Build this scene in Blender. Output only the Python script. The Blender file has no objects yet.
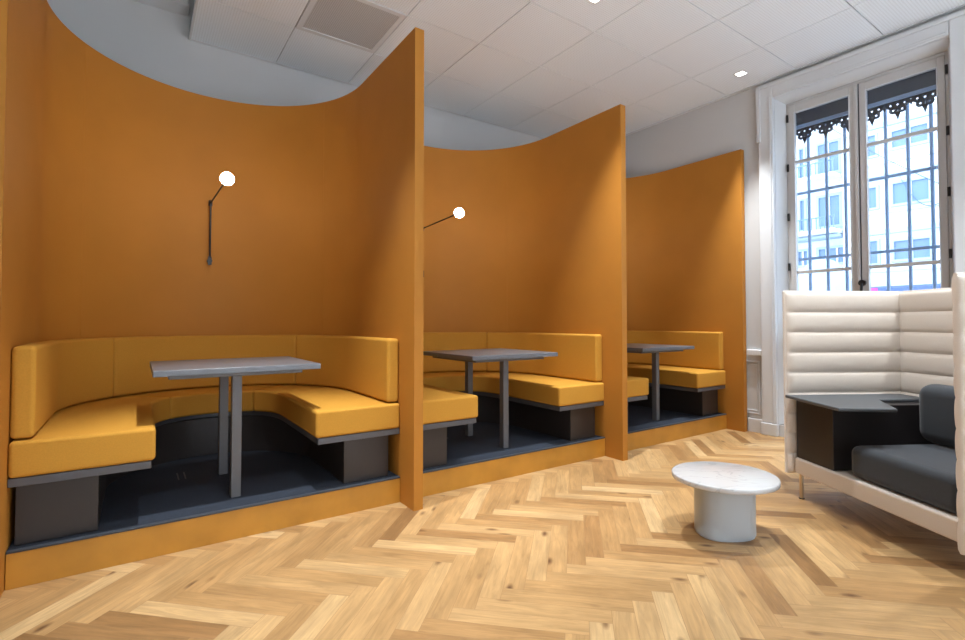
import bpy, bmesh, math, random
from mathutils import Vector, Matrix
random.seed(7)
PI = math.pi
COL = bpy.context.scene.collection

# ------------------------------------------------------------------ helpers
def obj(name, bm, m, parent=None, smooth=False, bevel=0.0, seg=3, angle=35):
    bmesh.ops.recalc_face_normals(bm, faces=bm.faces)
    me = bpy.data.meshes.new(name); bm.to_mesh(me); bm.free()
    o = bpy.data.objects.new(name, me); COL.objects.link(o)
    if m: me.materials.append(m)
    if parent: o.parent = parent
    if smooth or bevel:
        for p in me.polygons: p.use_smooth = True
    if bevel:
        b = o.modifiers.new('bevel', 'BEVEL'); b.width = bevel; b.segments = seg
        b.limit_method = 'ANGLE'; b.angle_limit = math.radians(angle); b.harden_normals = False
        w = o.modifiers.new('wn', 'WEIGHTED_NORMAL'); w.keep_sharp = True
    elif smooth:
        me.set_sharp_from_angle(angle=math.radians(angle))
    return o

def tag(o, label, cat, group=None, kind=None):
    o['label'] = label; o['category'] = cat
    if group: o['group'] = group
    if kind: o['kind'] = kind
    return o

def thing(name, label, cat, loc=(0, 0, 0), rz=0.0, group=None):
    o = bpy.data.objects.new(name, None); COL.objects.link(o)
    o.location = loc; o.rotation_euler = (0, 0, rz); o.empty_display_size = .1
    return tag(o, label, cat, group)

def struct(name, bm, m, label, cat, **k):
    return tag(obj(name, bm, m, **k), label, cat, kind='structure')

def copy_tree(o, parent=None):
    c = o.copy(); COL.objects.link(c); c.parent = parent
    for ch in list(o.children): copy_tree(ch, c)
    return c

def box(bm, x0, x1, y0, y1, z0, z1):
    v = [bm.verts.new(p) for p in ((x0,y0,z0),(x1,y0,z0),(x1,y1,z0),(x0,y1,z0),(x0,y0,z1),(x1,y0,z1),(x1,y1,z1),(x0,y1,z1))]
    for f in ((0,3,2,1),(4,5,6,7),(0,1,5,4),(1,2,6,5),(2,3,7,6),(3,0,4,7)): bm.faces.new([v[i] for i in f])
    return bm

def bx(*a): return box(bmesh.new(), *a)

def prism(bm, pts, z0, z1, axis='z'):
    def mk(p, h):
        if axis == 'z': return (p[0], p[1], h)
        if axis == 'x': return (h, p[0], p[1])
        return (p[0], h, p[1])
    a = [bm.verts.new(mk(p, z0)) for p in pts]; b = [bm.verts.new(mk(p, z1)) for p in pts]
    n = len(pts); bm.faces.new(a[::-1]); bm.faces.new(b)
    for i in range(n): bm.faces.new((a[i], a[(i+1)%n], b[(i+1)%n], b[i]))
    return bm

def tube(bm, p, q, r, n=16, r2=None):
    p, q = Vector(p), Vector(q); d = q-p
    rot = d.to_track_quat('Z', 'Y').to_matrix().to_4x4()
    bmesh.ops.create_cone(bm, cap_ends=True, segments=n, radius1=r, radius2=r if r2 is None else r2, depth=d.length,
                          matrix=Matrix.Translation((p+q)/2) @ rot)
    return bm

def sphere(bm, c, r, u=32, v=20):
    bmesh.ops.create_uvsphere(bm, u_segments=u, v_segments=v, radius=r, matrix=Matrix.Translation(c)); return bm

def lathe_oval(bm, prof, A, B, n=2.0, seg=96):
    """rings of a superellipse scaled along a profile of (inset, z)"""
    rings = []
    for ins, z in prof:
        ring = []
        for i in range(seg):
            t = 2*PI*i/seg; c, s = math.cos(t), math.sin(t)
            x = (A-ins)*math.copysign(abs(c)**(2/n), c); y = (B-ins)*math.copysign(abs(s)**(2/n), s)
            ring.append(bm.verts.new((x, y, z)))
        rings.append(ring)
    bm.faces.new(rings[0][::-1]); bm.faces.new(rings[-1])
    for a, b in zip(rings, rings[1:]):
        for i in range(seg): bm.faces.new((a[i], a[(i+1)%seg], b[(i+1)%seg], b[i]))
    return bm

# ------------------------------------------------------------------ materials
def mat(name, col, rough=.5, metal=0, spec=.5, noise=None, bump=None, sheen=0, coat=0):
    """noise=(scale, amount) varies the colour; bump=(scale, strength, distance)"""
    m = bpy.data.materials.new(name); m.use_nodes = True
    nt = m.node_tree; b = nt.nodes['Principled BSDF']
    b.inputs['Base Color'].default_value = (*col, 1); b.inputs['Roughness'].default_value = rough
    b.inputs['Metallic'].default_value = metal; b.inputs['Specular IOR Level'].default_value = spec
    b.inputs['Sheen Weight'].default_value = sheen; b.inputs['Coat Weight'].default_value = coat
    tc = nt.nodes.new('ShaderNodeTexCoord')
    if noise:
        n = nt.nodes.new('ShaderNodeTexNoise'); n.inputs['Scale'].default_value = noise[0]; n.inputs['Detail'].default_value = 4
        nt.links.new(tc.outputs['Object'], n.inputs['Vector'])
        mr = nt.nodes.new('ShaderNodeMapRange'); mr.inputs[1].default_value = .3; mr.inputs[2].default_value = .7
        mr.inputs[3].default_value = 1-noise[1]; mr.inputs[4].default_value = 1+noise[1]
        nt.links.new(n.outputs['Fac'], mr.inputs[0])
        vm = nt.nodes.new('ShaderNodeVectorMath'); vm.operation = 'SCALE'; vm.inputs[0].default_value = col
        nt.links.new(mr.outputs[0], vm.inputs['Scale']); nt.links.new(vm.outputs[0], b.inputs['Base Color'])
    if bump:
        n2 = nt.nodes.new('ShaderNodeTexNoise'); n2.inputs['Scale'].default_value = bump[0]; n2.inputs['Detail'].default_value = 2
        nt.links.new(tc.outputs['Object'], n2.inputs['Vector'])
        bp = nt.nodes.new('ShaderNodeBump'); bp.inputs['Strength'].default_value = bump[1]; bp.inputs['Distance'].default_value = bump[2]
        nt.links.new(n2.outputs['Fac'], bp.inputs['Height']); nt.links.new(bp.outputs[0], b.inputs['Normal'])
    return m

def emit(name, col, s):
    m = bpy.data.materials.new(name); m.use_nodes = True; nt = m.node_tree
    b = nt.nodes['Principled BSDF']; b.inputs['Base Color'].default_value = (*col, 1)
    b.inputs['Emission Color'].default_value = (*col, 1); b.inputs['Emission Strength'].default_value = s
    return m

M = {}
M['partition'] = mat('partition_cloth', (.47, .192, .027), .62, noise=(3, .04), bump=(900, .15, .001), spec=.25)
M['upholstery'] = mat('mustard_wool', (.56, .275, .038), .8, noise=(160, .05), bump=(600, .25, .001), spec=.2)
M['plinth'] = mat('ochre_laminate', (.49, .225, .03), .33, noise=(5, .12))
M['carpet'] = mat('navy_carpet', (.019, .027, .044), .95, noise=(220, .5), bump=(400, .6, .004))
M['trim_dark'] = mat('dark_metal_trim', (.035, .042, .055), .5)
M['base'] = mat('taupe_laminate', (.034, .028, .026), .36, noise=(6, .05))
M['board'] = mat('grey_board', (.095, .096, .105), .45)
M['tabletop'] = mat('grey_linoleum', (.135, .145, .165), .3, noise=(30, .04))
M['tableleg'] = mat('grey_lacquered_steel', (.125, .122, .126), .4)
M['black'] = mat('black_metal', (.012, .012, .013), .4)
M['chrome'] = mat('steel', (.5, .5, .52), .3, metal=1)
M['socket'] = mat('dull_steel', (.12, .12, .13), .5, metal=.6)
M['stone'] = mat('bounce_stone', (.72, .73, .74), .6, noise=(2, .04))
M['bulb'] = emit('opal_bulb', (1, .91, .80), 78)
M['wallwhite'] = mat('white_paint_wall', (.60, .605, .61), .7, noise=(1.2, .02))
M['trimwhite'] = mat('white_woodwork', (.69, .71, .735), .4)
M['sash'] = mat('grey_white_sash', (.56, .555, .55), .4)
M['beige'] = mat('beige_quilted_cloth', (.73, .65, .57), .75, noise=(200, .04), bump=(500, .2, .001), sheen=.2)
M['beige_frame'] = mat('beige_lacquer', (.66, .585, .51), .5, noise=(200, .03))
M['slate'] = mat('slate_cloth', (.028, .035, .045), .85, noise=(250, .15), bump=(500, .25, .001), sheen=.2)
M['cabinet'] = mat('black_brown_cabinet', (.018, .015, .016), .42)
M['poddesk'] = mat('dark_grey_desk', (.085, .097, .11), .35)
M['brass'] = mat('pale_brass', (.6, .48, .33), .35, metal=1)
M['lacquer'] = mat('pale_grey_lacquer', (.44, .48, .51), .28)
M['ventplate'] = mat('grey_perforated', (.33, .33, .335), .6)
M['iron'] = mat('bloom_blue_iron', (.34, .48, .68), .5)  # pale blue puts the bright window's bloom into the bar colour
M['irondark'] = mat('dark_slate_iron', (.07, .09, .125), .6)
M['facade'] = mat('white_render', (.80, .82, .84), .8)
M['facade_blue'] = mat('pale_blue_render', (.42, .52, .63), .8)
M['outglass'] = mat('outside_pane', (.16, .25, .38), .2)
M['street'] = mat('asphalt', (.22, .22, .23), .9)
M['bluecanopy'] = mat('blue_canopy', (.08, .13, .25), .7)
M['pink'] = mat('pink_sign', (.75, .08, .35), .6)
M['cable'] = mat('grey_cable', (.10, .14, .2), .7)
M['sealing_grey'] = mat('grey_soffit', (.42, .42, .42), .8)

def glass():
    m = bpy.data.materials.new('clear_glass'); m.use_nodes = True; nt = m.node_tree
    for n in list(nt.nodes):
        if n.type != 'OUTPUT_MATERIAL': nt.nodes.remove(n)
    out = [n for n in nt.nodes if n.type == 'OUTPUT_MATERIAL'][0]
    t = nt.nodes.new('ShaderNodeBsdfTransparent'); t.inputs[0].default_value = (.93, .96, 1, 1)
    g = nt.nodes.new('ShaderNodeBsdfGlossy'); g.inputs['Roughness'].default_value = .02
    mx = nt.nodes.new('ShaderNodeMixShader'); mx.inputs[0].default_value = .05
    nt.links.new(t.outputs[0], mx.inputs[1]); nt.links.new(g.outputs[0], mx.inputs[2]); nt.links.new(mx.outputs[0], out.inputs[0])
    return m
M['glass'] = glass()

def marble():
    m = mat('white_marble', (.85, .85, .85), .15, coat=.3); nt = m.node_tree; b = nt.nodes['Principled BSDF']
    tc = nt.nodes.new('ShaderNodeTexCoord'); n = nt.nodes.new('ShaderNodeTexNoise')
    n.inputs['Scale'].default_value = 3.2; n.inputs['Detail'].default_value = 8; n.inputs['Distortion'].default_value = 1.6
    mp = nt.nodes.new('ShaderNodeMapping'); mp.inputs['Rotation'].default_value = (0, 0, .6); mp.inputs['Scale'].default_value = (.6, 2, 1)
    nt.links.new(tc.outputs['Object'], mp.inputs[0]); nt.links.new(mp.outputs[0], n.inputs['Vector'])
    r = nt.nodes.new('ShaderNodeValToRGB'); e = r.color_ramp.elements
    e[0].position = .485; e[0].color = (.53, .53, .535, 1); e[1].position = .515; e[1].color = (.53, .53, .535, 1)
    k = r.color_ramp.elements.new(.5); k.color = (.42, .42, .43, 1)
    nt.links.new(n.outputs['Fac'], r.inputs[0]); nt.links.new(r.outputs[0], b.inputs['Base Color'])
    return m
M['marble'] = marble()

def ceiling_mat():
    m = mat('perforated_tile', (.74, .74, .73), .85); nt = m.node_tree; b = nt.nodes['Principled BSDF']
    tc = nt.nodes.new('ShaderNodeTexCoord')
    sc = nt.nodes.new('ShaderNodeVectorMath'); sc.operation = 'SCALE'; sc.inputs['Scale'].default_value = 1/.021
    fr = nt.nodes.new('ShaderNodeVectorMath'); fr.operation = 'FRACTION'
    sb = nt.nodes.new('ShaderNodeVectorMath'); sb.operation = 'SUBTRACT'; sb.inputs[1].default_value = (.5, .5, 0)
    ml = nt.nodes.new('ShaderNodeVectorMath'); ml.operation = 'MULTIPLY'; ml.inputs[1].default_value = (1, 1, 0)
    ln = nt.nodes.new('ShaderNodeVectorMath'); ln.operation = 'LENGTH'
    L = nt.links
    L.new(tc.outputs['Object'], sc.inputs[0]); L.new(sc.outputs[0], fr.inputs[0]); L.new(fr.outputs[0], sb.inputs[0])
    L.new(sb.outputs[0], ml.inputs[0]); L.new(ml.outputs[0], ln.inputs[0])
    mr = nt.nodes.new('ShaderNodeMapRange'); mr.inputs[1].default_value = .2; mr.inputs[2].default_value = .3
    L.new(ln.outputs['Value'], mr.inputs[0])
    mx = nt.nodes.new('ShaderNodeMix'); mx.data_type = 'RGBA'
    mx.inputs[6].default_value = (.74, .78, .82, 1); mx.inputs[7].default_value = (.86, .915, .97, 1)
    L.new(mr.outputs[0], mx.inputs[0]); L.new(mx.outputs[2], b.inputs['Base Color'])
    return m
M['tile'] = ceiling_mat()
M['tbar'] = mat('ceiling_grid_gap', (.45, .45, .45), .8)

def wood():
    m = bpy.data.materials.new('oak_parquet'); m.use_nodes = True; nt = m.node_tree; b = nt.nodes['Principled BSDF']; L = nt.links
    uv = nt.nodes.new('ShaderNodeUVMap'); uv.uv_map = 'grain'
    at = nt.nodes.new('ShaderNodeAttribute'); at.attribute_name = 'plank_rand'; at.attribute_type = 'GEOMETRY'
    sep = nt.nodes.new('ShaderNodeSeparateColor'); L.new(at.outputs['Color'], sep.inputs[0])
    # plank tone
    r = nt.nodes.new('ShaderNodeValToRGB'); e = r.color_ramp.elements
    e[0].position = 0; e[0].color = (.22, .112, .042, 1); e[1].position = 1; e[1].color = (.58, .40, .205, 1)
    for p, c in ((.15, (.31, .168, .066)), (.35, (.40, .232, .095)), (.6, (.45, .275, .12)), (.85, (.50, .322, .15))):
        k = r.color_ramp.elements.new(p); k.color = (*c, 1)
    L.new(sep.outputs[0], r.inputs[0])
    # offset the grain for each plank
    cmb = nt.nodes.new('ShaderNodeCombineXYZ')
    m1 = nt.nodes.new('ShaderNodeMath'); m1.operation = 'MULTIPLY'; m1.inputs[1].default_value = 37
    L.new(sep.outputs[1], m1.inputs[0]); L.new(m1.outputs[0], cmb.inputs[2])
    ad = nt.nodes.new('ShaderNodeVectorMath'); L.new(uv.outputs[0], ad.inputs[0]); L.new(cmb.outputs[0], ad.inputs[1])
    mp = nt.nodes.new('ShaderNodeMapping'); mp.inputs['Scale'].default_value = (2.2, 22, 1); L.new(ad.outputs[0], mp.inputs[0])
    n = nt.nodes.new('ShaderNodeTexNoise'); n.inputs['Scale'].default_value = 1.6; n.inputs['Detail'].default_value = 7
    n.inputs['Roughness'].default_value = .62; n.inputs['Distortion'].default_value = 1.2; L.new(mp.outputs[0], n.inputs['Vector'])
    mr = nt.nodes.new('ShaderNodeMapRange'); mr.inputs[1].default_value = .32; mr.inputs[2].default_value = .68
    mr.inputs[3].default_value = .80; mr.inputs[4].default_value = 1.15; L.new(n.outputs['Fac'], mr.inputs[0])
    # broad figure
    mp3 = nt.nodes.new('ShaderNodeMapping'); mp3.inputs['Scale'].default_value = (3, 9, 1); L.new(ad.outputs[0], mp3.inputs[0])
    n3 = nt.nodes.new('ShaderNodeTexNoise'); n3.inputs['Scale'].default_value = 1.0; n3.inputs['Detail'].default_value = 3; L.new(mp3.outputs[0], n3.inputs['Vector'])
    mr3 = nt.nodes.new('ShaderNodeMapRange'); mr3.inputs[1].default_value = .3; mr3.inputs[2].default_value = .7
    mr3.inputs[3].default_value = .85; mr3.inputs[4].default_value = 1.12; L.new(n3.outputs['Fac'], mr3.inputs[0])
    mm = nt.nodes.new('ShaderNodeMath'); mm.operation = 'MULTIPLY'; L.new(mr.outputs[0], mm.inputs[0]); L.new(mr3.outputs[0], mm.inputs[1])
    vs = nt.nodes.new('ShaderNodeVectorMath'); vs.operation = 'SCALE'; L.new(r.outputs[0], vs.inputs[0]); L.new(mm.outputs[0], vs.inputs['Scale'])
    # knots
    mp2 = nt.nodes.new('ShaderNodeMapping'); mp2.inputs['Scale'].default_value = (4.2, 10, 1); L.new(ad.outputs[0], mp2.inputs[0])
    vo = nt.nodes.new('ShaderNodeTexVoronoi'); vo.inputs['Scale'].default_value = .75; L.new(mp2.outputs[0], vo.inputs['Vector'])
    kr = nt.nodes.new('ShaderNodeMapRange'); kr.inputs[1].default_value = .04; kr.inputs[2].default_value = .17
    L.new(vo.outputs['Distance'], kr.inputs[0])
    mx = nt.nodes.new('ShaderNodeMix'); mx.data_type = 'RGBA'; mx.inputs[6].default_value = (.13, .06, .025, 1)
    L.new(kr.outputs[0], mx.inputs[0]); L.new(vs.outputs[0], mx.inputs[7])
    # hairline joints
    su = nt.nodes.new('ShaderNodeSeparateXYZ'); L.new(uv.outputs[0], su.inputs[0])
    def edge(sock, lim):
        a = nt.nodes.new('ShaderNodeMath'); a.operation = 'ABSOLUTE'; L.new(sock, a.inputs[0])
        g = nt.nodes.new('ShaderNodeMath'); g.operation = 'GREATER_THAN'; g.inputs[1].default_value = lim; L.new(a.outputs[0], g.inputs[0]); return g
    gx, gy = edge(su.outputs[0], .285-.0009), edge(su.outputs[1], .0475-.0009)
    ma = nt.nodes.new('ShaderNodeMath'); ma.operation = 'MAXIMUM'; L.new(gx.outputs[0], ma.inputs[0]); L.new(gy.outputs[0], ma.inputs[1])
    mj = nt.nodes.new('ShaderNodeMix'); mj.data_type = 'RGBA'; mj.inputs[7].default_value = (.30, .17, .075, 1)
    L.new(ma.outputs[0], mj.inputs[0]); L.new(mx.outputs[2], mj.inputs[6])
    L.new(mj.outputs[2], b.inputs['Base Color'])
    b.inputs['Roughness'].default_value = .38; b.inputs['Specular IOR Level'].default_value = .45
    bp = nt.nodes.new('ShaderNodeBump'); bp.inputs['Strength'].default_value = .12; bp.inputs['Distance'].default_value = .002
    L.new(n.outputs['Fac'], bp.inputs['Height']); L.new(bp.outputs[0], b.inputs['Normal'])
    return m
M['wood'] = wood()

# ------------------------------------------------------------------ room
XR = 5.66      # window wall
YB = 5.36      # back wall
ZC = 3.87      # tile ceiling
XL, YF = -3.4, -4.2

def parquet():
    W, L = .095, .57
    bm = bmesh.new(); uvl = bm.loops.layers.uv.new('grain'); cl = bm.loops.layers.float_color.new('plank_rand')
    o = Vector((2.337, 2.657)); u = Vector((math.cos(-PI/4), math.sin(-PI/4))); v = Vector((math.cos(PI/4), math.sin(PI/4)))
    o = o - v*W
    def rect(u0, v0, du, dv):
        c = o + u*(u0+du/2) + v*(v0+dv/2)
        if not (XL-.4 < c.x < XR+.4 and YF-.4 < c.y < 3.6): return
        vs = [bm.verts.new((*(o+u*a+v*b), 0)) for a, b in ((u0, v0), (u0+du, v0), (u0+du, v0+dv), (u0, v0+dv))]
        f = bm.faces.new(vs)
        hor = du > dv; l, w = max(du, dv)/2, min(du, dv)/2
        uvs = ((-l, -w), (l, -w), (l, w), (-l, w)) if hor else ((-l, w), (-l, -w), (l, -w), (l, w))
        rc = (random.betavariate(1.5, 1.5), random.random(), random.random(), 1)
        fl = random.choice((1, -1))
        for lp, q in zip(f.loops, uvs): lp[uvl].uv = (q[0]*fl, q[1]*fl); lp[cl] = rc
    for k in range(-110, 110):
        for j in range(-14, 14):
            s = j*2*L
            rect(k*W+s, k*W, L, W)
            rect(k*W+L+s, k*W+W-L, W, L)
    for co, no in (((XL, 0, 0), (-1, 0, 0)), ((XR, 0, 0), (1, 0, 0)), ((0, -.6, 0), (0, -1, 0)), ((0, 3.14, 0), (0, 1, 0))):
        bmesh.ops.bisect_plane(bm, geom=bm.verts[:]+bm.edges[:]+bm.faces[:], plane_co=co, plane_no=no, clear_outer=True)
    me = bpy.data.meshes.new('floor'); bm.to_mesh(me); bm.free(); me.materials.append(M['wood'])
    struct('floor_bounce', bx(XL, XR, YF, -.6, -.003, .0), M['stone'], 'unseen pale stone floor added in the rear half to bounce light', 'floor')  # pale surface added behind the camera to brighten the ceiling by bounce
    ob = bpy.data.objects.new('floor', me); COL.objects.link(ob)
    return tag(ob, 'pale oak herringbone parquet floor', 'floor', kind='structure')
parquet()
struct('floor_slab', bx(XL-.2, XR+.4, YF-.2, YB+.2, -.12, -.004), M['sealing_grey'], 'bare slab under the parquet and the booths', 'floor')

struct('wall_back', bx(XL-.2, XR+.4, YB, YB+.15, 0, 5.0), M['wallwhite'], 'plain grey white wall rising behind the ochre booths', 'wall')
struct('wall_left', bx(XL-.15, XL, YF, YB, 0, 5.0), M['wallwhite'], 'plain white wall on the left side of the room', 'wall')
struct('wall_front', bx(XL-.2, XR+.4, YF-.15, YF, 0, 5.0), M['wallwhite'], 'plain white wall opposite the booths', 'wall')

# window wall: a window opening at Y 1.17-2.60, z 1.0-3.64 and a second one further along
WY0, WY1, WZ0, WZ1 = 1.172, 2.60, .12, 3.65
V2 = (-3.2, -.6)
bm = bmesh.new(); T = .42
box(bm, XR, XR+T, WY1, YB, 0, 5.0)
box(bm, XR, XR+T, YF, WY0, 0, 5.0)
box(bm, XR, XR+T, WY0, WY1, WZ1, 5.0)
box(bm, XR, XR+T, WY0, WY1, 0, WZ0)
struct('wall_right', bm, M['wallwhite'], 'white window wall on the right side', 'wall')

# upper ceiling + dropped tile field
struct('ceiling_upper', bx(XL-.2, XR+.4, YF-.2, YB+.2, 5.0, 5.12), M['wallwhite'], 'plaster ceiling above the dropped tiles', 'ceiling')
gx = [.37+.7557*i for i in range(8)]; gx[-1] = XR-.004
gy = [YB-.02-.744*i for i in range(13)]
bm = bmesh.new()
VENT = None
for i in range(7):
    for j in range(12):
        x0, x1, y1, y0 = gx[i], gx[i+1], gy[j], gy[j+1]
        if i == 1 and j == 1: VENT = (x0, x1, y0, y1); continue
        g = .004
        box(bm, x0+g, x1-g, y0+g, y1-g, ZC, ZC+.018)
struct('ceiling', bm, M['tile'], 'dropped ceiling of square white perforated tiles', 'ceiling')
bm = bx(gx[0]+.008, gx[-1]-.008, gy[-1]+.008, gy[0]-.008, ZC+.012, ZC+.03)
struct('ceiling_grid', bm, M['tbar'], 'grey grid behind the ceiling tiles', 'ceiling')
# rim round the tile field
bm = bmesh.new(); box(bm, gx[0]-.012, gx[0]+.005, gy[-1], gy[0]+.006, ZC-.004, ZC+.05); box(bm, gx[0]-.012, gx[-1], gy[0]-.005, gy[0]+.012, ZC-.004, ZC+.05)
struct('trim_1', bm, M['trimwhite'], 'thin white edge trim of the tile ceiling', 'trim')
bm = bmesh.new(); box(bm, XR-.035, XR-.001, YF, YB-.02, ZC-.012, ZC-.001)
struct('trim_2', bm, M['trimwhite'], 'thin white edge trim where tiles meet the window wall', 'trim')
# the rest of the ceiling over the left of the room
struct('ceiling_left', bx(XL, .0, YF, 2.0, ZC+.05, ZC+.09), M['wallwhite'], 'plain lowered ceiling over the left of the room', 'ceiling')

# vent panel
x0, x1, y0, y1 = VENT
t = thing('ceiling_vent', 'square grey perforated air vent panel among the white ceiling tiles', 'vent', ((x0+x1)/2, (y0+y1)/2, ZC))
hx, hy = (x1-x0)/2-.006, (y1-y0)/2-.006
bm = bmesh.new()
fw = .045
box(bm, -hx, hx, -hy, -hy+fw, -.006, .012); box(bm, -hx, hx, hy-fw, hy, -.006, .012)
box(bm, -hx, -hx+fw, -hy+fw, hy-fw, -.006, .012); box(bm, hx-fw, hx, -hy+fw, hy-fw, -.006, .012)
obj('frame', bm, M['trimwhite'], t)
def vent_mat():
    m = M['ventplate']; nt = m.node_tree; b = nt.nodes['Principled BSDF']; L = nt.links
    tc = nt.nodes.new('ShaderNodeTexCoord'); sc = nt.nodes.new('ShaderNodeVectorMath'); sc.operation = 'SCALE'; sc.inputs['Scale'].default_value = 1/.016
    fr = nt.nodes.new('ShaderNodeVectorMath'); fr.operation = 'FRACTION'; sb = nt.nodes.new('ShaderNodeVectorMath'); sb.operation = 'SUBTRACT'; sb.inputs[1].default_value = (.5, .5, 0)
    ml = nt.nodes.new('ShaderNodeVectorMath'); ml.operation = 'MULTIPLY'; ml.inputs[1].default_value = (1, 1, 0)
    ln = nt.nodes.new('ShaderNodeVectorMath'); ln.operation = 'LENGTH'
    L.new(tc.outputs['Object'], sc.inputs[0]); L.new(sc.outputs[0], fr.inputs[0]); L.new(fr.outputs[0], sb.inputs[0]); L.new(sb.outputs[0], ml.inputs[0]); L.new(ml.outputs[0], ln.inputs[0])
    g = nt.nodes.new('ShaderNodeMath'); g.operation = 'GREATER_THAN'; g.inputs[1].default_value = .3; L.new(ln.outputs['Value'], g.inputs[0])
    mx = nt.nodes.new('ShaderNodeMix'); mx.data_type = 'RGBA'; mx.inputs[6].default_value = (.36, .36, .36, 1); mx.inputs[7].default_value = (.56, .56, .57, 1)
    L.new(g.outputs[0], mx.inputs[0]); L.new(mx.outputs[2], b.inputs['Base Color'])
vent_mat()
obj('perforated_plate', bx(-hx+fw, hx-fw, -hy+fw, hy-fw, .0, .008), M['ventplate'], t)

# air duct above, against the back wall, left of the tiles
t = thing('air_duct', 'white rectangular duct high up against the back wall, left of the tiles', 'duct', (-.8, YB-.07, 4.08))
obj('casing', bx(-1.2, 1.14, -.12, .07, 0, .085), M['trimwhite'], t, bevel=.01)
obj('end_cap', bx(1.141, 1.15, -.115, .06, .005, .08), M['trimwhite'], t)

# ------------------------------------------------------------------ window
def ring(bm, y0, y1, z0, z1, wl, wr, wb, wt, x0, x1):
    """rectangular frame in the YZ plane"""
    box(bm, x0, x1, y0, y0+wl, z0, z1); box(bm, x0, x1, y1-wr, y1, z0, z1)
    box(bm, x0, x1, y0+wl, y1-wr, z0, z0+wb); box(bm, x0, x1, y0+wl, y1-wr, z1-wt, z1)
    return bm
# casing (architrave) round the opening
bm = bmesh.new()
box(bm, XR-.045, XR-.001, WY1, WY1+.155, .13, WZ1+.155)
box(bm, XR-.045, XR-.001, WY0-.155, WY0, .13, WZ1+.155)
box(bm, XR-.045, XR-.001, WY0, WY1, WZ1, WZ1+.155)
struct('trim_3', bm, M['trimwhite'], 'broad white architrave round the tall window', 'trim', bevel=.012)
bm = bmesh.new()
box(bm, XR-.06, XR-.046, WY1+.125, WY1+.165, 3.2, WZ1+.165); box(bm, XR-.06, XR-.046, WY0-.165, WY0-.125, 3.2, WZ1+.165)
box(bm, XR-.06, XR-.046, WY0-.125, WY1+.125, WZ1+.125, WZ1+.165)
box(bm, XR-.055, XR-.046, WY1+.02, WY1+.035, .14, WZ1+.035); box(bm, XR-.055, XR-.046, WY0+.02, WY1-.02, WZ1+.02, WZ1+.035)
struct('trim_4', bm, M['trimwhite'], 'raised outer moulding with ears on the window architrave', 'trim', bevel=.006)
bm = bmesh.new()
box(bm, XR-.06, XR-.001, WY1-.005, WY1+.16, 0, .13)
struct('trim_5', bm, M['trimwhite'], 'plinth block at the foot of the architrave', 'trim', bevel=.008)
# splayed reveals
XW = 5.81
for n, pts in (('trim_6', [(XR-.002, WY1), (XW, 2.545), (XW, WY1+.05), (XR-.002, WY1+.05)]), ('trim_7', [(XR-.002, WY0), (XW, 1.222), (XW, WY0-.05), (XR-.002, WY0-.05)])):
    bm = prism(bmesh.new(), pts, .13, WZ1)
    struct(n, bm, M['trimwhite'], 'far splayed window reveal' if n == 'trim_6' else 'near splayed window reveal', 'trim')
bm = prism(bmesh.new(), [(XR-.002, WZ1), (XW, 3.6), (XW, WZ1+.05), (XR-.002, WZ1+.05)], WY0, WY1, 'y')
for v in bm.verts: pass
struct('trim_8', bm, M['trimwhite'], 'splayed head of the window reveal', 'trim')
# apron panel under the sill
bm = bx(5.76, 5.84, 1.24, 2.54, .0, 1.0); box(bm, 5.745, 5.76, 1.3, 2.48, .2, .9)
struct('trim_9', bm, M['trimwhite'], 'white apron panel below the window', 'trim', bevel=.008)
struct('trim_10', bx(5.70, 5.85, 1.23, 2.55, 1.0, 1.035), M['trimwhite'], 'white sill board of the tall window', 'trim', bevel=.01)

# the window: frame, two sashes
win = bpy.data.objects.new('window_1', None); COL.objects.link(win); win.location = (XW, 1.888, 1.035)
tag(win, 'tall two leaf casement window with iron grille outside', 'window', kind='structure')
def wl(bm_fn): pass
ox, oy, oz = XW, 1.888, 1.035
def wobj(name, boxes, m, parent=win, bevel=.004):
    bm = bmesh.new()
    for (a, b, c, d, e, f) in boxes: box(bm, a-ox, b-ox, c-oy, d-oy, e-oz, f-oz)
    o = obj(name, bm, m, parent, bevel=bevel); return o
FZ1 = 3.60
wobj('frame', [(5.80, 5.87, 1.214, 1.240, 1.036, FZ1), (5.80, 5.87, 2.514, 2.544, 1.036, FZ1), (5.80, 5.87, 1.240, 2.514, FZ1-.03, FZ1), (5.80, 5.87, 1.240, 2.514, 1.036, 1.06)], M['sash'])
def sash(y0, y1, name, zt=3.565):
    wo, wi = .056, .056
    o = wobj(name, [(5.79, 5.84, y0, y0+.055, 1.065, zt), (5.79, 5.84, y1-.055, y1, 1.065, zt), (5.79, 5.84, y0+.055, y1-.055, zt-.085, zt),
              (5.79, 5.84, y0+.055, y1-.055, 1.065, 1.19)], M['sash'])
    for z in (2.94, 1.752, ):
        m_ = wobj('muntin', [(5.797, 5.835, y0+.053, y1-.053, z-.016, z+.016)], M['sash'], o, .003)
    g = wobj('pane', [(5.814, 5.820, y0+.05, y1-.05, 1.18, zt-.08)], M['glass'], o, 0)
    b = wobj('inner_bead', [(5.783, 5.792, y0+.05, y0+.058, 1.18, zt-.083), (5.783, 5.792, y1-.058, y1-.05, 1.18, zt-.083), (5.783, 5.792, y0+.058, y1-.058, zt-.091, zt-.083)], M['trimwhite'], o, .002)
    return o
sl = sash(1.903, 2.514, 'casement_leaf')
sr = sash(1.240, 1.873, 'casement_leaf')
wobj('meeting_bead', [(5.775, 5.80, 1.885, 1.915, 1.065, 3.565)], M['sash'])
wobj('shadow_gap', [(5.802, 5.835, 1.874, 1.9025, 1.065, 3.565)], M['board'], bevel=0)
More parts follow.
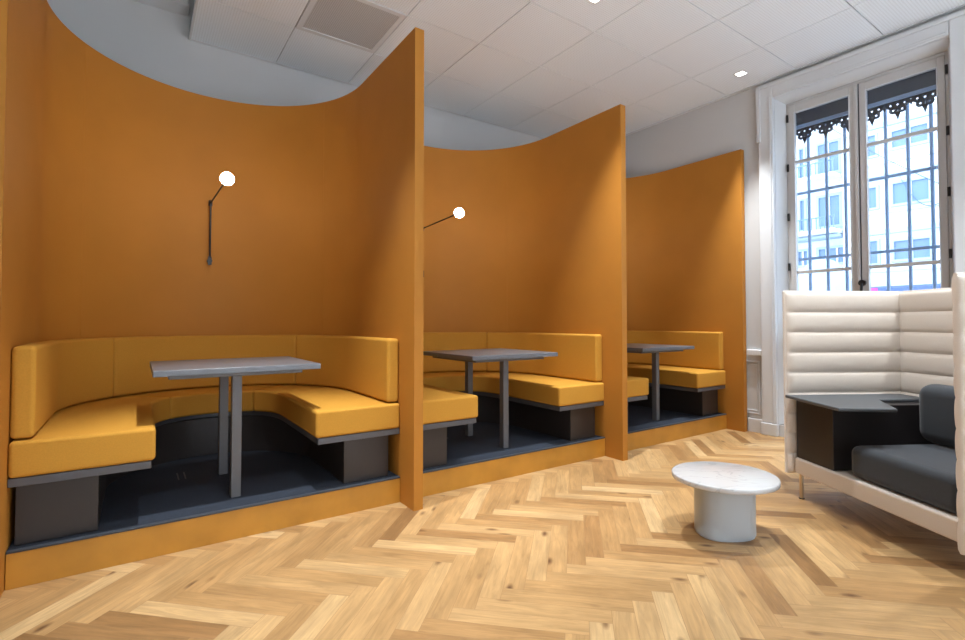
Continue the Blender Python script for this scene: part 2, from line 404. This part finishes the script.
for z in (3.43, 2.89, 2.355, 1.815):
    for y in (2.526, 1.228):
        bm = tube(bmesh.new(), (5.782-ox, y-oy, z-.04-oz), (5.782-ox, y-oy, z+.04-oz), .011, 12)
        obj('hinge', bm, M['black'], win, smooth=True)
bm = tube(bmesh.new(), (5.75-ox, 1.865-oy, 1.60-oz), (5.78-ox, 1.865-oy, 1.60-oz), .03, 16)
tube(bm, (5.75-ox, 1.865-oy, 1.60-oz), (5.735-ox, 1.865-oy, 1.52-oz), .012, 12)
obj('handle', bm, M['black'], win, smooth=True)

# iron grille and valance outside
g = thing('window_grille', 'iron bar grille outside the tall window, coloured with its pale blue bloom', 'grille', (6.05, 1.888, 1.04))
for y in (2.43, 2.258, 2.086, 1.914, 1.742, 1.57, 1.398, 1.226):
    obj('bar', tube(bmesh.new(), (0, y-1.888, 0), (0, y-1.888, 2.55), .016, 10), M['iron'], g, smooth=True)
for z in (2.65, 1.915):
    obj('cross_bar', bx(-.012, .012, -.72, .70, z-1.04-.014, z-1.04+.014), M['iron'], g)
v = thing('window_valance', 'dark iron box with lacy hanging fringe outside the window top', 'valance', (5.965, 1.888, 3.35))
obj('box_panel', bx(-.0, .05, -.71, .71, .035, .30), M['irondark'], v)
obj('lower_rail', bx(-.02, .05, -.71, .71, .0, .034), M['iron'], v)
def lace(y, big):
    bm = bmesh.new(); s = 1.22 if big else .55
    def disc(cy, cz, r, hole=0):
        n = 20; 
        if hole:
            a = [(cy+r*math.cos(2*PI*i/n), cz+r*math.sin(2*PI*i/n)) for i in range(n)]
            b = [(cy+hole*math.cos(2*PI*i/n), cz+hole*math.sin(2*PI*i/n)) for i in range(n)]
            vs = [[bm.verts.new((x, p[0], p[1])) for p in ring_] for x in (0, .008) for ring_ in (a, b)]
            for i in range(n):
                j = (i+1) % n
                bm.faces.new((vs[0][i], vs[0][j], vs[1][j], vs[1][i])); bm.faces.new((vs[2][i], vs[2][j], vs[3][j], vs[3][i]))
                bm.faces.new((vs[0][i], vs[0][j], vs[2][j], vs[2][i])); bm.faces.new((vs[1][i], vs[1][j], vs[3][j], vs[3][i]))
        else: prism(bm, [(cy+r*math.cos(2*PI*i/n), cz+r*math.sin(2*PI*i/n)) for i in range(n)], 0, .008, 'x')
    disc(-.045*s, -.028*s, .03*s, .007*s); disc(.045*s, -.028*s, .03*s, .007*s); disc(0, -.03*s, .034*s, .007*s)
    disc(-.028*s, -.072*s, .028*s, .007*s); disc(.028*s, -.072*s, .028*s, .007*s)
    prism(bm, [(-.022*s, -.085*s), (.022*s, -.085*s), (0, -.15*s)], 0, .008, 'x')
    prism(bm, [(-.075*s, 0), (.075*s, 0), (.05*s, -.014*s), (-.05*s, -.014*s)], 0, .008, 'x')
    disc(0, -.1*s, .016*s)
    o = obj('lace_pendant', bm, M['irondark'], v); o.location = (.01, y, 0); return o
for i in range(8):
    lace(-.66+.203*i-.01, True)
    if i < 7: lace(-.66+.203*i+.0915, False)

# ------------------------------------------------------------------ wainscot between the last booth and the architrave
struct('baseboard_right', bx(XR-.022, XR-.001, 2.765, 2.918, 0, .15), M['trimwhite'], 'white baseboard between the last booth and the window architrave', 'baseboard', bevel=.006)
struct('trim_11', bx(XR-.045, XR-.001, 2.757, 2.918, .85, .915), M['trimwhite'], 'white chair rail beside the last booth', 'trim', bevel=.01)
bm = bmesh.new(); ring(bm, 2.785, 2.985, .2, .79, .016, .016, .016, .016, XR-.014, XR-.001); ring(bm, 2.815, 2.985, .235, .755, .01, .01, .01, .01, XR-.010, XR-.001)
struct('trim_12', bm, M['trimwhite'], 'white panel moulding under the chair rail', 'trim', bevel=.003)

# ------------------------------------------------------------------ booths
PITCH = 2.04; HALF = .982; TH = .066; CY = 3.87; YE = 2.92; ZP = 3.17; X0 = -.482
PZ = .170      # platform top
names = ['left', 'middle', 'right']
def curve(half, cy, n, y0, sy=None, power=2.0, rot=None):
    """U-shaped path, from the left front round the back to the right front; centred on x=0"""
    pts = []
    sy = half if sy is None else sy
    m = 6
    for i in range(m): pts.append((-half, y0+(cy-y0)*i/m))
    for i in range(n+1):
        t = PI-PI*i/n; c, s = math.cos(t), math.sin(t)
        pts.append((half*math.copysign(abs(c)**(2/power), c), cy+sy*abs(s)**(2/power)))
    for i in range(m-1, -1, -1): pts.append((half, y0+(cy-y0)*i/m))
    return pts
NARC = 60; NP = NARC+13

def strip(outer, inner, z0, z1, i0=0, i1=None, gap=0):
    """solid between two matching paths"""
    bm = bmesh.new(); i1 = len(outer)-1 if i1 is None else i1
    rows = []
    for i in range(i0, i1+1):
        o, n = outer[i], inner[i]
        rows.append([bm.verts.new((o[0], o[1], z0)), bm.verts.new((n[0], n[1], z0)), bm.verts.new((n[0], n[1], z1)), bm.verts.new((o[0], o[1], z1))])
    for a, b in zip(rows, rows[1:]):
        for k in range(4): bm.faces.new((a[k], a[(k+1)%4], b[(k+1)%4], b[k]))
    bm.faces.new(rows[0]); bm.faces.new(rows[-1][::-1])
    return bm

def partition(k):
    """curved cloth-clad screen; booth 0 has its own left side, the others start at the neighbour's side"""
    xc = X0+HALF+PITCH*k
    bm = bmesh.new()
    n = 96; inner, outer = [], []
    # seams: little V grooves
    seams = [math.radians(a) for a in (147, 32)]
    if k == 0: inner += [(-HALF, YE)]; outer += [(-HALF-TH, YE)]
    ang = [PI-PI*i/n for i in range(n+1)]
    for s in seams: ang += [s+.0014, s, s-.0014]
    ang = sorted(ang, reverse=True)
    for t in ang:
        r = HALF-(0 if not any(abs(t-s) < 1e-9 for s in seams) else -.002)
        inner.append((r*math.cos(t), CY+r*math.sin(t)))
        ro = HALF+TH; x, y = ro*math.cos(t), CY+ro*math.sin(t)
        lim = HALF+TH/2+.0001
        if k > 0: x = max(x, -lim)
        if k < 2: x = min(x, lim)
        outer.append((x, y))
    if k > 0: outer[0] = (-HALF-.0005, CY)
    if k < 2: outer[-1] = (HALF+TH, CY)
    inner.append((HALF, YE)); outer.append((HALF+TH, YE))
    rows = []
    for o, i in zip(outer, inner):
        rows.append([bm.verts.new((o[0], o[1], 0)), bm.verts.new((i[0], i[1], 0)), bm.verts.new((i[0], i[1], ZP)), bm.verts.new((o[0], o[1], ZP))])
    for a, b in zip(rows, rows[1:]):
        for q in range(4): bm.faces.new((a[q], a[(q+1)%4], b[(q+1)%4], b[q]))
    bm.faces.new(rows[0]); bm.faces.new(rows[-1][::-1])
    lab = ['tall curved ochre screen of the nearest booth, at the left edge', 'tall curved ochre screen of the middle booth, behind its table', 'tall curved ochre screen of the far booth, beside the window wall'][k]
    o = obj('booth_screen', bm, M['partition'], smooth=True, angle=40)
    o.location = (xc, 0, 0)
    # a slim edge strip on the free end of the right side
    return tag(o, lab, 'partition', 'curved booth screens')
for k in range(3): partition(k)

def edge_profile():
    pass

PF = 3.12
def platform(k):
    xc = X0+HALF+PITCH*k
    t = thing('booth_platform', ['low ochre platform under the nearest booth with dark carpet top', 'low ochre platform under the middle booth with dark carpet top', 'low ochre platform under the far booth with dark carpet top'][k],
              'platform', (xc, 0, 0), group='booth platforms')
    h = HALF-.003
    path = [(-h, PF), (h, PF)] + [(h*math.cos(PI*i/48), CY+h*math.sin(PI*i/48)) for i in range(49)]
    obj('plinth', prism(bmesh.new(), path, 0, PZ-.008), M['plinth'], t, bevel=.002, seg=2)
    obj('carpet', prism(bmesh.new(), [(-h, PF+.022)]+[(h, PF+.022)]+path[2:], PZ-.0078, PZ), M['carpet'], t)
    obj('edge_trim', bx(-h, h, PF-.004, PF+.0215, PZ-.0078, PZ+.003), M['trim_dark'], t, bevel=.002, seg=2)
    return t
for k in range(3): platform(k)

def bench(k):
    xc = X0+HALF+PITCH*k
    t = thing('curved_bench', ['nearest U shaped mustard bench, wrapping the first table', 'middle U shaped mustard bench, partly hidden by the first partition', 'far U shaped mustard bench, nearest the window'][k],
              'bench', (xc, 0, PZ), group='booth benches')
    def C(half, cy, y0, sy=None, p=2.0): return [(a, b) for a, b in curve(half, cy, NARC, y0, sy, p)]
    # base
    bs = obj('base', strip(C(.943, CY, 3.19), C(.632, CY+.03, 3.19, .60), .001, .288), M['base'], t, bevel=.003, seg=2); bs.location.x = -.018
    obj('seat_board', strip(C(.9805, CY, 3.13), C(.43, 3.99, 3.13, .56, 2.5), .289, .328), M['board'], t, bevel=.003, seg=2)
    outer = C(.9805, CY, 3.12); inner = C(.413, 3.99, 3.12, .45, 2.5)
    n = len(outer)-1
    sc = [0, 6+int(NARC*.285), 6+int(NARC*.715), n]
    for a, b in ((sc[0], sc[1]), (sc[1], sc[2]), (sc[2], sc[3])):
        obj('seat_cushion', strip(outer, inner, .330, .498, a, b), M['upholstery'], t, bevel=.034, seg=5)
    bo = C(.9805, CY, 3.14); bi = C(.892, CY, 3.14)
    sb = [0, 6+int(NARC*.265), 6+int(NARC*.75), n]
    for a, b in ((sb[0], sb[1]), (sb[1], sb[2]), (sb[2], sb[3])):
        obj('back_cushion', strip(bo, bi, .505, .938, a, b), M['upholstery'], t, bevel=.022, seg=5)
    return t
for k in range(3): bench(k)

def table(k):
    xc = X0+HALF+PITCH*k
    t = thing('booth_table', ['grey rectangular table on two legs in the nearest booth', 'grey rectangular table on two legs in the middle booth', 'grey rectangular table on two legs in the far booth'][k],
              'table', (xc, 3.60, PZ), group='booth tables')
    obj('tabletop', bx(-.43, .458, -.42, .40, .755, .789), M['tabletop'], t, bevel=.004, seg=3)
    obj('under_frame', bx(-.355, .365, -.345, .345, .731, .7545), M['tableleg'], t, bevel=.003)
    for y in (-.25, .29):
        l = obj('leg', bx(-.027, .027, y-.028, y+.028, .001, .7305), M['tableleg'], t, bevel=.003)
    return t
for k in range(3): table(k)
for k in range(3):
    xc = X0+HALF+PITCH*k
    t = thing('floor_socket', ['thin steel floor socket in the carpet under the nearest table', 'thin steel floor socket in the carpet under the middle table', 'thin steel floor socket in the carpet under the far table'][k], 'socket', (xc-.24, 3.98, PZ), group='floor sockets')
    for d in (-.02, .02):
        obj('slot_frame', bx(d-.004, d+.004, -.09, .09, .0005, .003), M['socket'], t)

def wall_lamp(k):
    xc = X0+HALF+PITCH*k
    yw = CY+HALF-.002
    t = thing('wall_lamp', ['black swing arm wall lamp with glowing globe in the nearest booth', 'black swing arm wall lamp with glowing globe in the middle booth, mount hidden', 'black swing arm wall lamp in the far booth'][k], 'lamp', (xc, yw, 1.745), group='booth wall lamps')
    bm = tube(bmesh.new(), (0, -.001, 0), (0, -.035, 0), .019, 20); box(bm, -.013, .013, -.046, -.03, -.035, .035)
    obj('wall_mount', bm, M['black'], t, smooth=True)
    obj('rod', tube(bmesh.new(), (0, -.04, .02), (0, -.04, .47), .008, 12), M['black'], t, smooth=True)
    bm = tube(bmesh.new(), (0, -.04, .47), (0, -.04, .515), .015, 16)
    obj('joint', bm, M['black'], t, smooth=True)
    g = Vector((.035, -.73, .545)); j = Vector((0, -.04, .495)); d = (g-j).normalized()
    a = obj('swing_arm', tube(bmesh.new(), j, g-d*.075, .0065, 12), M['black'], t, smooth=True)
    obj('bulb_holder', tube(bmesh.new(), g-d*.085, g-d*.05, .016, 16), M['black'], a, smooth=True)
    obj('bulb', sphere(bmesh.new(), g, .048), M['bulb'], t, smooth=True)
    return t
for k in range(3): wall_lamp(k)

# ------------------------------------------------------------------ coffee table
t = thing('coffee_table', 'low oval coffee table with white marble top on a pale grey drum base', 'table', (2.808, 1.595, 0), -.499)
A, B = .288, .272
bm = lathe_oval(bmesh.new(), [(.008, .309), (.002, .312), (0, .316), (0, .334), (.002, .338), (.008, .340)], A, B)
obj('marble_top', bm, M['marble'], t, smooth=True, angle=60)
bm = lathe_oval(bmesh.new(), [(.006, 0.0005), (.006, .012), (.0, .013), (0, .306), (.004, .3089)], .163, .125, 2.5)
obj('drum_base', bm, M['lacquer'], t, smooth=True, angle=50)

# ------------------------------------------------------------------ high-backed sofa
a = math.radians(30.6)
Dv = Vector((math.sin(a), math.cos(a), 0)); Nv = Vector((math.cos(a), -math.sin(a), 0))
V0, U0 = 2.85, 2.78
org = Nv*V0+Dv*U0
sofa = thing('high_back_sofa', 'high backed beige quilted sofa booth with dark seat and built in desk', 'sofa', tuple(org), -a)
def S(v0, v1, u0, u1, z0, z1): return (v0-V0, v1-V0, u0-U0, u1-U0, z0, z1)
def quilt(width, h, t, rows, bulge=.016):
    """upright quilted panel: x along the width, y thickness, z up from 0"""
    bm = bmesh.new()
    xs = [0, .004, .012, .028, .06] + [.06+(width-.12)*i/8 for i in range(1, 8)] + [width-.06, width-.028, width-.012, width-.004, width]
    per = 10; zs = [h*i/(rows*per) for i in range(rows*per+1)]
    def depth(x, z):
        e = min(x, width-x); ef = min(1, (e/.03))**.5 if e < .03 else 1
        f = (z/h*rows) % 1
        if z >= h-1e-6: f = 0
        q = abs(math.sin(PI*f))**.45
        top = min(1, ((h-z)/.012+.0))**.5 if h-z < .012 else 1
        bot = min(1, z/.012)**.5 if z < .012 else 1
        base = (t/2-.006)
        return (base+bulge*q*(.4+.6*ef))*(.35+.65*min(ef, 1))*(.55+.45*min(top, bot))
    gr = {}
    for s in (-1, 1):
        for i, x in enumerate(xs):
            for j, z in enumerate(zs): gr[s, i, j] = bm.verts.new((x, s*depth(x, z), z))
    nx, nz = len(xs), len(zs)
    for s in (-1, 1):
        for i in range(nx-1):
            for j in range(nz-1):
                bm.faces.new((gr[s, i, j], gr[s, i+1, j], gr[s, i+1, j+1], gr[s, i, j+1]))
    for j in range(nz-1):
        for i in (0, nx-1): bm.faces.new((gr[-1, i, j], gr[1, i, j], gr[1, i, j+1], gr[-1, i, j+1]))
    for i in range(nx-1):
        for j in (0, nz-1): bm.faces.new((gr[-1, i, j], gr[1, i, j], gr[1, i+1, j], gr[-1, i+1, j]))
    return bm
ZS0, ZS1 = .155, 1.435
# far side screen
o = obj('side_screen', quilt(.955, ZS1-ZS0, .052, 9), M['beige'], sofa, smooth=True, angle=60); o.location = (2.405-V0, 3.395-U0, ZS0)
bm = tube(bmesh.new(), (.0, 0, ZS1-ZS0), (.955, 0, ZS1-ZS0), .010, 12); tube(bm, (.0, 0, .005), (.0, 0, ZS1-ZS0), .010, 12); sphere(bm, (0, 0, ZS1-ZS0), .010, 12, 8)
obj('piping', bm, M['beige'], o, smooth=True)
# back screen, running along D
o = obj('back_screen', quilt(1.19, ZS1-ZS0, .052, 9), M['beige'], sofa, smooth=True, angle=60); o.location = (3.280-V0, 2.195-U0, ZS0); o.rotation_euler = (0, 0, PI/2)
bm = tube(bmesh.new(), (.0, 0, ZS1-ZS0), (1.16, 0, ZS1-ZS0), .010, 12)
obj('piping', bm, M['beige'], o, smooth=True)
# near side screen
o = obj('side_screen', quilt(.95, ZS1-ZS0+.03, .06, 9, .018), M['beige'], sofa, smooth=True, angle=60); o.location = (2.40-V0, 2.188-U0, ZS0-.02)
bm = tube(bmesh.new(), (.0, 0, ZS1-ZS0+.03), (.95, 0, ZS1-ZS0+.03), .010, 12)
obj('piping', bm, M['beige'], o, smooth=True)
obj('base_frame', bx(*S(2.43, 3.258, 2.228, 3.345, .168, .275)), M['beige_frame'], sofa, bevel=.012)
for vv, uu in ((2.452, 3.31), (3.22, 3.30), (2.62, 2.205), (3.22, 2.205)):
    l = obj('leg', tube(bmesh.new(), (vv-V0, uu-U0, .006), (vv-V0, uu-U0, .168), .012, 14), M['brass'], sofa, smooth=True)
    obj('glide', tube(bmesh.new(), (vv-V0, uu-U0, .0), (vv-V0, uu-U0, .006), .018, 14), M['black'], l, smooth=True)
obj('cabinet', bx(*S(2.447, 3.225, 3.012, 3.345, .276, .688)), M['cabinet'], sofa, bevel=.004)
pts = [(2.375, 3.358), (2.325, 2.815), (2.65, 2.765), (2.85, 3.105), (3.23, 3.12), (3.23, 3.358)]
pts = [(p[0]-V0, p[1]-U0) for p in pts]
obj('desk_top', prism(bmesh.new(), pts, .689, .709), M['poddesk'], sofa, bevel=.006)
obj('seat_cushion', bx(*S(2.455, 3.127, 2.235, 2.91, .276, .472)), M['slate'], sofa, bevel=.05, seg=6)
obj('back_pad', bx(*S(3.13, 3.235, 2.235, 3.008, .276, .675)), M['slate'], sofa, bevel=.02)
obj('bolster', bx(*S(2.95, 3.127, 2.235, 2.97, .470, .835)), M['slate'], sofa, bevel=.075, seg=6)

# ------------------------------------------------------------------ downlights
DL = [(.75, 2.76), (3.04, 2.77), (5.25, 2.745), (.75, 1.26), (3.01, 1.26), (4.62, .48), (.0, -1.7), (1.5, -1.7), (3.0, -1.7), (4.5, -1.7), (.75, -3.3), (2.25, -3.3), (3.75, -3.3)]  # rows behind the camera are added, to fill the room by bounce
for i, (x, y) in enumerate(DL):
    vis = i in (1, 2)
    lab = ('small square recessed downlight in the tiles above the middle booth' if i == 1 else 'small square recessed downlight in the tiles near the window') if vis else 'small square recessed downlight outside the view, the rear rows added as fill'
    t = thing('ceiling_downlight', lab, 'downlight', (x, y, ZC), group='recessed downlights')
    bm = bmesh.new(); s, w = .055, .012
    box(bm, -s, s, -s, -s+w, -.005, 0); box(bm, -s, s, s-w, s, -.005, 0); box(bm, -s, -s+w, -s+w, s-w, -.005, 0); box(bm, s-w, s, -s+w, s-w, -.005, 0)
    obj('frame', bm, M['trimwhite'], t)
    obj('lens', bx(-s+w, s-w, -s+w, s-w, -.003, 0), emit('downlight_lens', (1, .97, .92), 6) if i == 0 else bpy.data.materials['downlight_lens'], t)
    L = bpy.data.lights.new('spot', 'SPOT'); L.energy = 620 if y > 2 else 300 if y > 0 else 900; L.spot_size = math.radians((48 if x > 5 else 57) if y > 2 else 80 if y > 0 else 62); L.spot_blend = 1 if y > 2 else .8
    L.color = (.95, .985, 1) if y > 0 else (.86, .93, 1); L.shadow_soft_size = .035
    lo = bpy.data.objects.new('spot_lamp', L); COL.objects.link(lo); lo.parent = t; lo.location = (0, 0, -.03)

# unseen area fill added at the wall behind the camera
def area(name, loc, rot, sx, sy, e, col):
    L = bpy.data.lights.new(name, 'AREA'); L.shape = 'RECTANGLE'; L.size = sx; L.size_y = sy; L.energy = e; L.color = col
    o = bpy.data.objects.new(name, L); COL.objects.link(o); o.location = loc; o.rotation_euler = rot
    return o
area('rear_fill_light', (1.2, -4.12, 2.0), (math.radians(90), 0, 0), 6.0, 2.8, 110, (.88, .95, 1))

w2 = bpy.data.objects.new('added_window', None); COL.objects.link(w2); w2.location = (1.2, YF, .6)  # window added to go with the fill light, never in view
tag(w2, 'unseen window added round the fill light in the wall opposite the booths', 'window', kind='structure')
bm = bmesh.new()
for a0, a1, b0, b1 in ((-3.08, -3.0, 0, 2.85), (3.0, 3.08, 0, 2.85), (-3.0, 3.0, 0, .06), (-3.0, 3.0, 2.79, 2.85), (-1.03, -.97, .06, 2.79), (.97, 1.03, .06, 2.79)):
    box(bm, a0, a1, .001, .06, b0, b1)
obj('frame', bm, M['trimwhite'], w2)
obj('pane', bx(-3.0, 3.0, .01, .02, .06, 2.79), M['glass'], w2)

# ------------------------------------------------------------------ outside
struct('street_ground', bx(6.1, 40, -30, 30, -4.2, -4.0), M['street'], 'street below the window', 'street')
def building(x, y0, y1, z1, m, label):
    t = thing('building', label, 'building', (x, (y0+y1)/2, -4.0))
    yc = (y0+y1)/2
    obj('facade', bx(0, 3, y0-yc, y1-yc, 0, z1+4), m, t)
    return t, yc
XB = 15.0
A_, ya = building(XB, -4, 5.25, 16, M['facade'], 'pale rendered building across the street with wide windows')
def outwin(t, yc, y0, y1, z0, z1, frame=.09, x=0, mull=2, m='facade_blue'):
    bm = bmesh.new(); ring(bm, y0-yc, y1-yc, z0+4, z1+4, frame, frame, frame, frame, x-.08, x-.001)
    w = obj('window', bm, M[m], t)
    bm = bx(x-.03, x-.002, y0-yc+frame, y1-yc-frame, z0+4+frame, z1+4-frame)
    obj('pane', bm, M['outglass'], w)
    for i in range(1, mull+1):
        yy = y0+(y1-y0)*i/(mull+1)
        obj('mullion', bx(x-.07, x-.031, yy-yc-.02, yy-yc+.02, z0+4+frame, z1+4-frame), M['facade'], w)
for z0, z1 in ((6.6, 7.1), (5.37, 5.88), (4.0, 4.61), (2.66, 3.22)):
    outwin(A_, ya, 3.46, 4.24, z0, z1, .06, mull=1)
for z0, z1 in ((7.75, 8.6), (5.3, 5.9), (4.0, 4.6), (2.62, 3.27)):
    outwin(A_, ya, 4.46, 4.72, z0, z1, .05, mull=0)
    outwin(A_, ya, 2.3, 3.0, z0, z1)
bm = bmesh.new()
for z in (6.05, 4.78, 3.42): box(bm, -.10, -.002, -4-ya, 4.85-ya, z+4-.05, z+4+.06)
obj('cornice', bm, M['facade_blue'], A_)
bm = bmesh.new()
for z in (3.88, 2.45, 5.1): box(bm, -.03, -.002, -4-ya, 4.8-ya, z+4-.012, z+4+.012)
obj('joint_line', bm, M['facade_blue'], A_)
B_, yb = building(XB+.35, 5.26, 12, 16, M['facade'], 'pale apartment block across the street with railed balconies')
for z in (6.65, 5.15, 3.7):
    outwin(B_, yb, 5.35, 5.98, z+.05, z+.98, .07, mull=1)
    outwin(B_, yb, 6.22, 6.42, z+.05, z+.98, .05, mull=0)
    obj('balcony_slab', bx(-.75, -.002, 5.30-yb, 9-yb, z+4-.16, z+4-.06), M['facade'], B_)
    bm = bmesh.new()
    for i in range(36):
        y = 5.32-yb+.10*i; box(bm, -.74, -.72, y-.011, y+.011, z+4-.058, z+4+.24)
    box(bm, -.75, -.71, 5.30-yb, 9-yb, z+4+.24, z+4+.27)
    obj('balcony_railing', bm, M['outglass'], B_)
outwin(B_, yb, 5.2+.05, 5.98, 2.75, 3.26, .06)
outwin(B_, yb, 6.15, 6.5, 2.75, 3.26, .06, mull=1)
bm = bx(-.5, -.002, 5.3-yb, 9-yb, 7.45, 7.52); obj('canopy_slab', bm, M['facade_blue'], B_)

c = thing('shop_canopy', 'dark blue shop canopy across the street at the bottom of the window', 'canopy', (14.5, 3.0, -4))
obj('cloth', prism(bmesh.new(), [(0, 5.75), (.49, 5.75), (.49, 6.10), (.1, 6.03)], -5, 2.1, 'y'), M['bluecanopy'], c)
tag(obj('shop_sign', bx(14.36, 14.42, 4.36, 4.52, 1.93, 2.03), M['pink']), 'small pink sign in front of the blue canopy', 'sign')
bm = bmesh.new(); bmesh.ops.create_uvsphere(bm, u_segments=32, v_segments=16, radius=1)
bmesh.ops.bisect_plane(bm, geom=bm.verts[:]+bm.edges[:]+bm.faces[:], plane_co=(0, 0, 0), plane_no=(0, 0, -1), clear_outer=True)
for v_ in bm.verts: v_.co = Vector((v_.co.x*.5, v_.co.y*.62, v_.co.z*1.0))
um = thing('street_parasol', 'white rounded parasol seen low through the left window leaf', 'parasol', (13.2, 5.05, -4))
o = obj('canopy', bm, M['facade_blue'], um, smooth=True); o.location = (0, 0, 5.72)
obj('pole', tube(bmesh.new(), (0, 0, 0), (0, 0, 6.7), .03), M['facade'], um)

def cable(name, pts, label):
    bm = bmesh.new()
    rings = []
    for p in pts:
        rings.append([bm.verts.new((p[0]+.013*math.cos(k_*PI/3), p[1], p[2]+.013*math.sin(k_*PI/3))) for k_ in range(6)])
    for q, u in zip(rings, rings[1:]):
        for k_ in range(6): bm.faces.new((q[k_], q[(k_+1)%6], u[(k_+1)%6], u[k_]))
    bm.faces.new(rings[0]); bm.faces.new(rings[-1])
    return tag(obj(name, bm, M['cable'], smooth=True), label, 'cable', 'street cables')
def sag(p, q, d, n=20):
    return [(p[0]+(q[0]-p[0])*i/n, p[1]+(q[1]-p[1])*i/n, p[2]+(q[2]-p[2])*i/n-d*4*(i/n)*(1-i/n)) for i in range(n+1)]
cable('street_cable', sag((14.2, 6.2, 7.2), (12.5, 2.6, 3.7), .15), 'thin slanting cable crossing in front of the far facades')
cable('street_cable', sag((14.9, 4.05, 4.75), (14.9, 3.3, 3.95), .35), 'looped cable hanging before the right window of the facade')

# ------------------------------------------------------------------ world, camera, view
w = bpy.data.worlds.new('sky'); bpy.context.scene.world = w; w.use_nodes = True
nt = w.node_tree; bg = nt.nodes['Background']
bg.inputs[0].default_value = (.72, .86, 1, 1); bg.inputs[1].default_value = 5.5

cam = bpy.data.cameras.new('camera'); co = bpy.data.objects.new('camera', cam); COL.objects.link(co)
co.location = (0, 0, 1.22); co.rotation_euler = (math.radians(91.4), 0, math.radians(-34.7))
cam.sensor_width = 36; cam.lens = 498*36/965; cam.shift_y = -10/965; cam.clip_start = .02
sc = bpy.context.scene; sc.camera = co
vs = sc.view_settings; vs.view_transform = 'Standard'; vs.look = 'None'; vs.gamma = 1; vs.exposure = 0; vs.use_curve_mapping = False
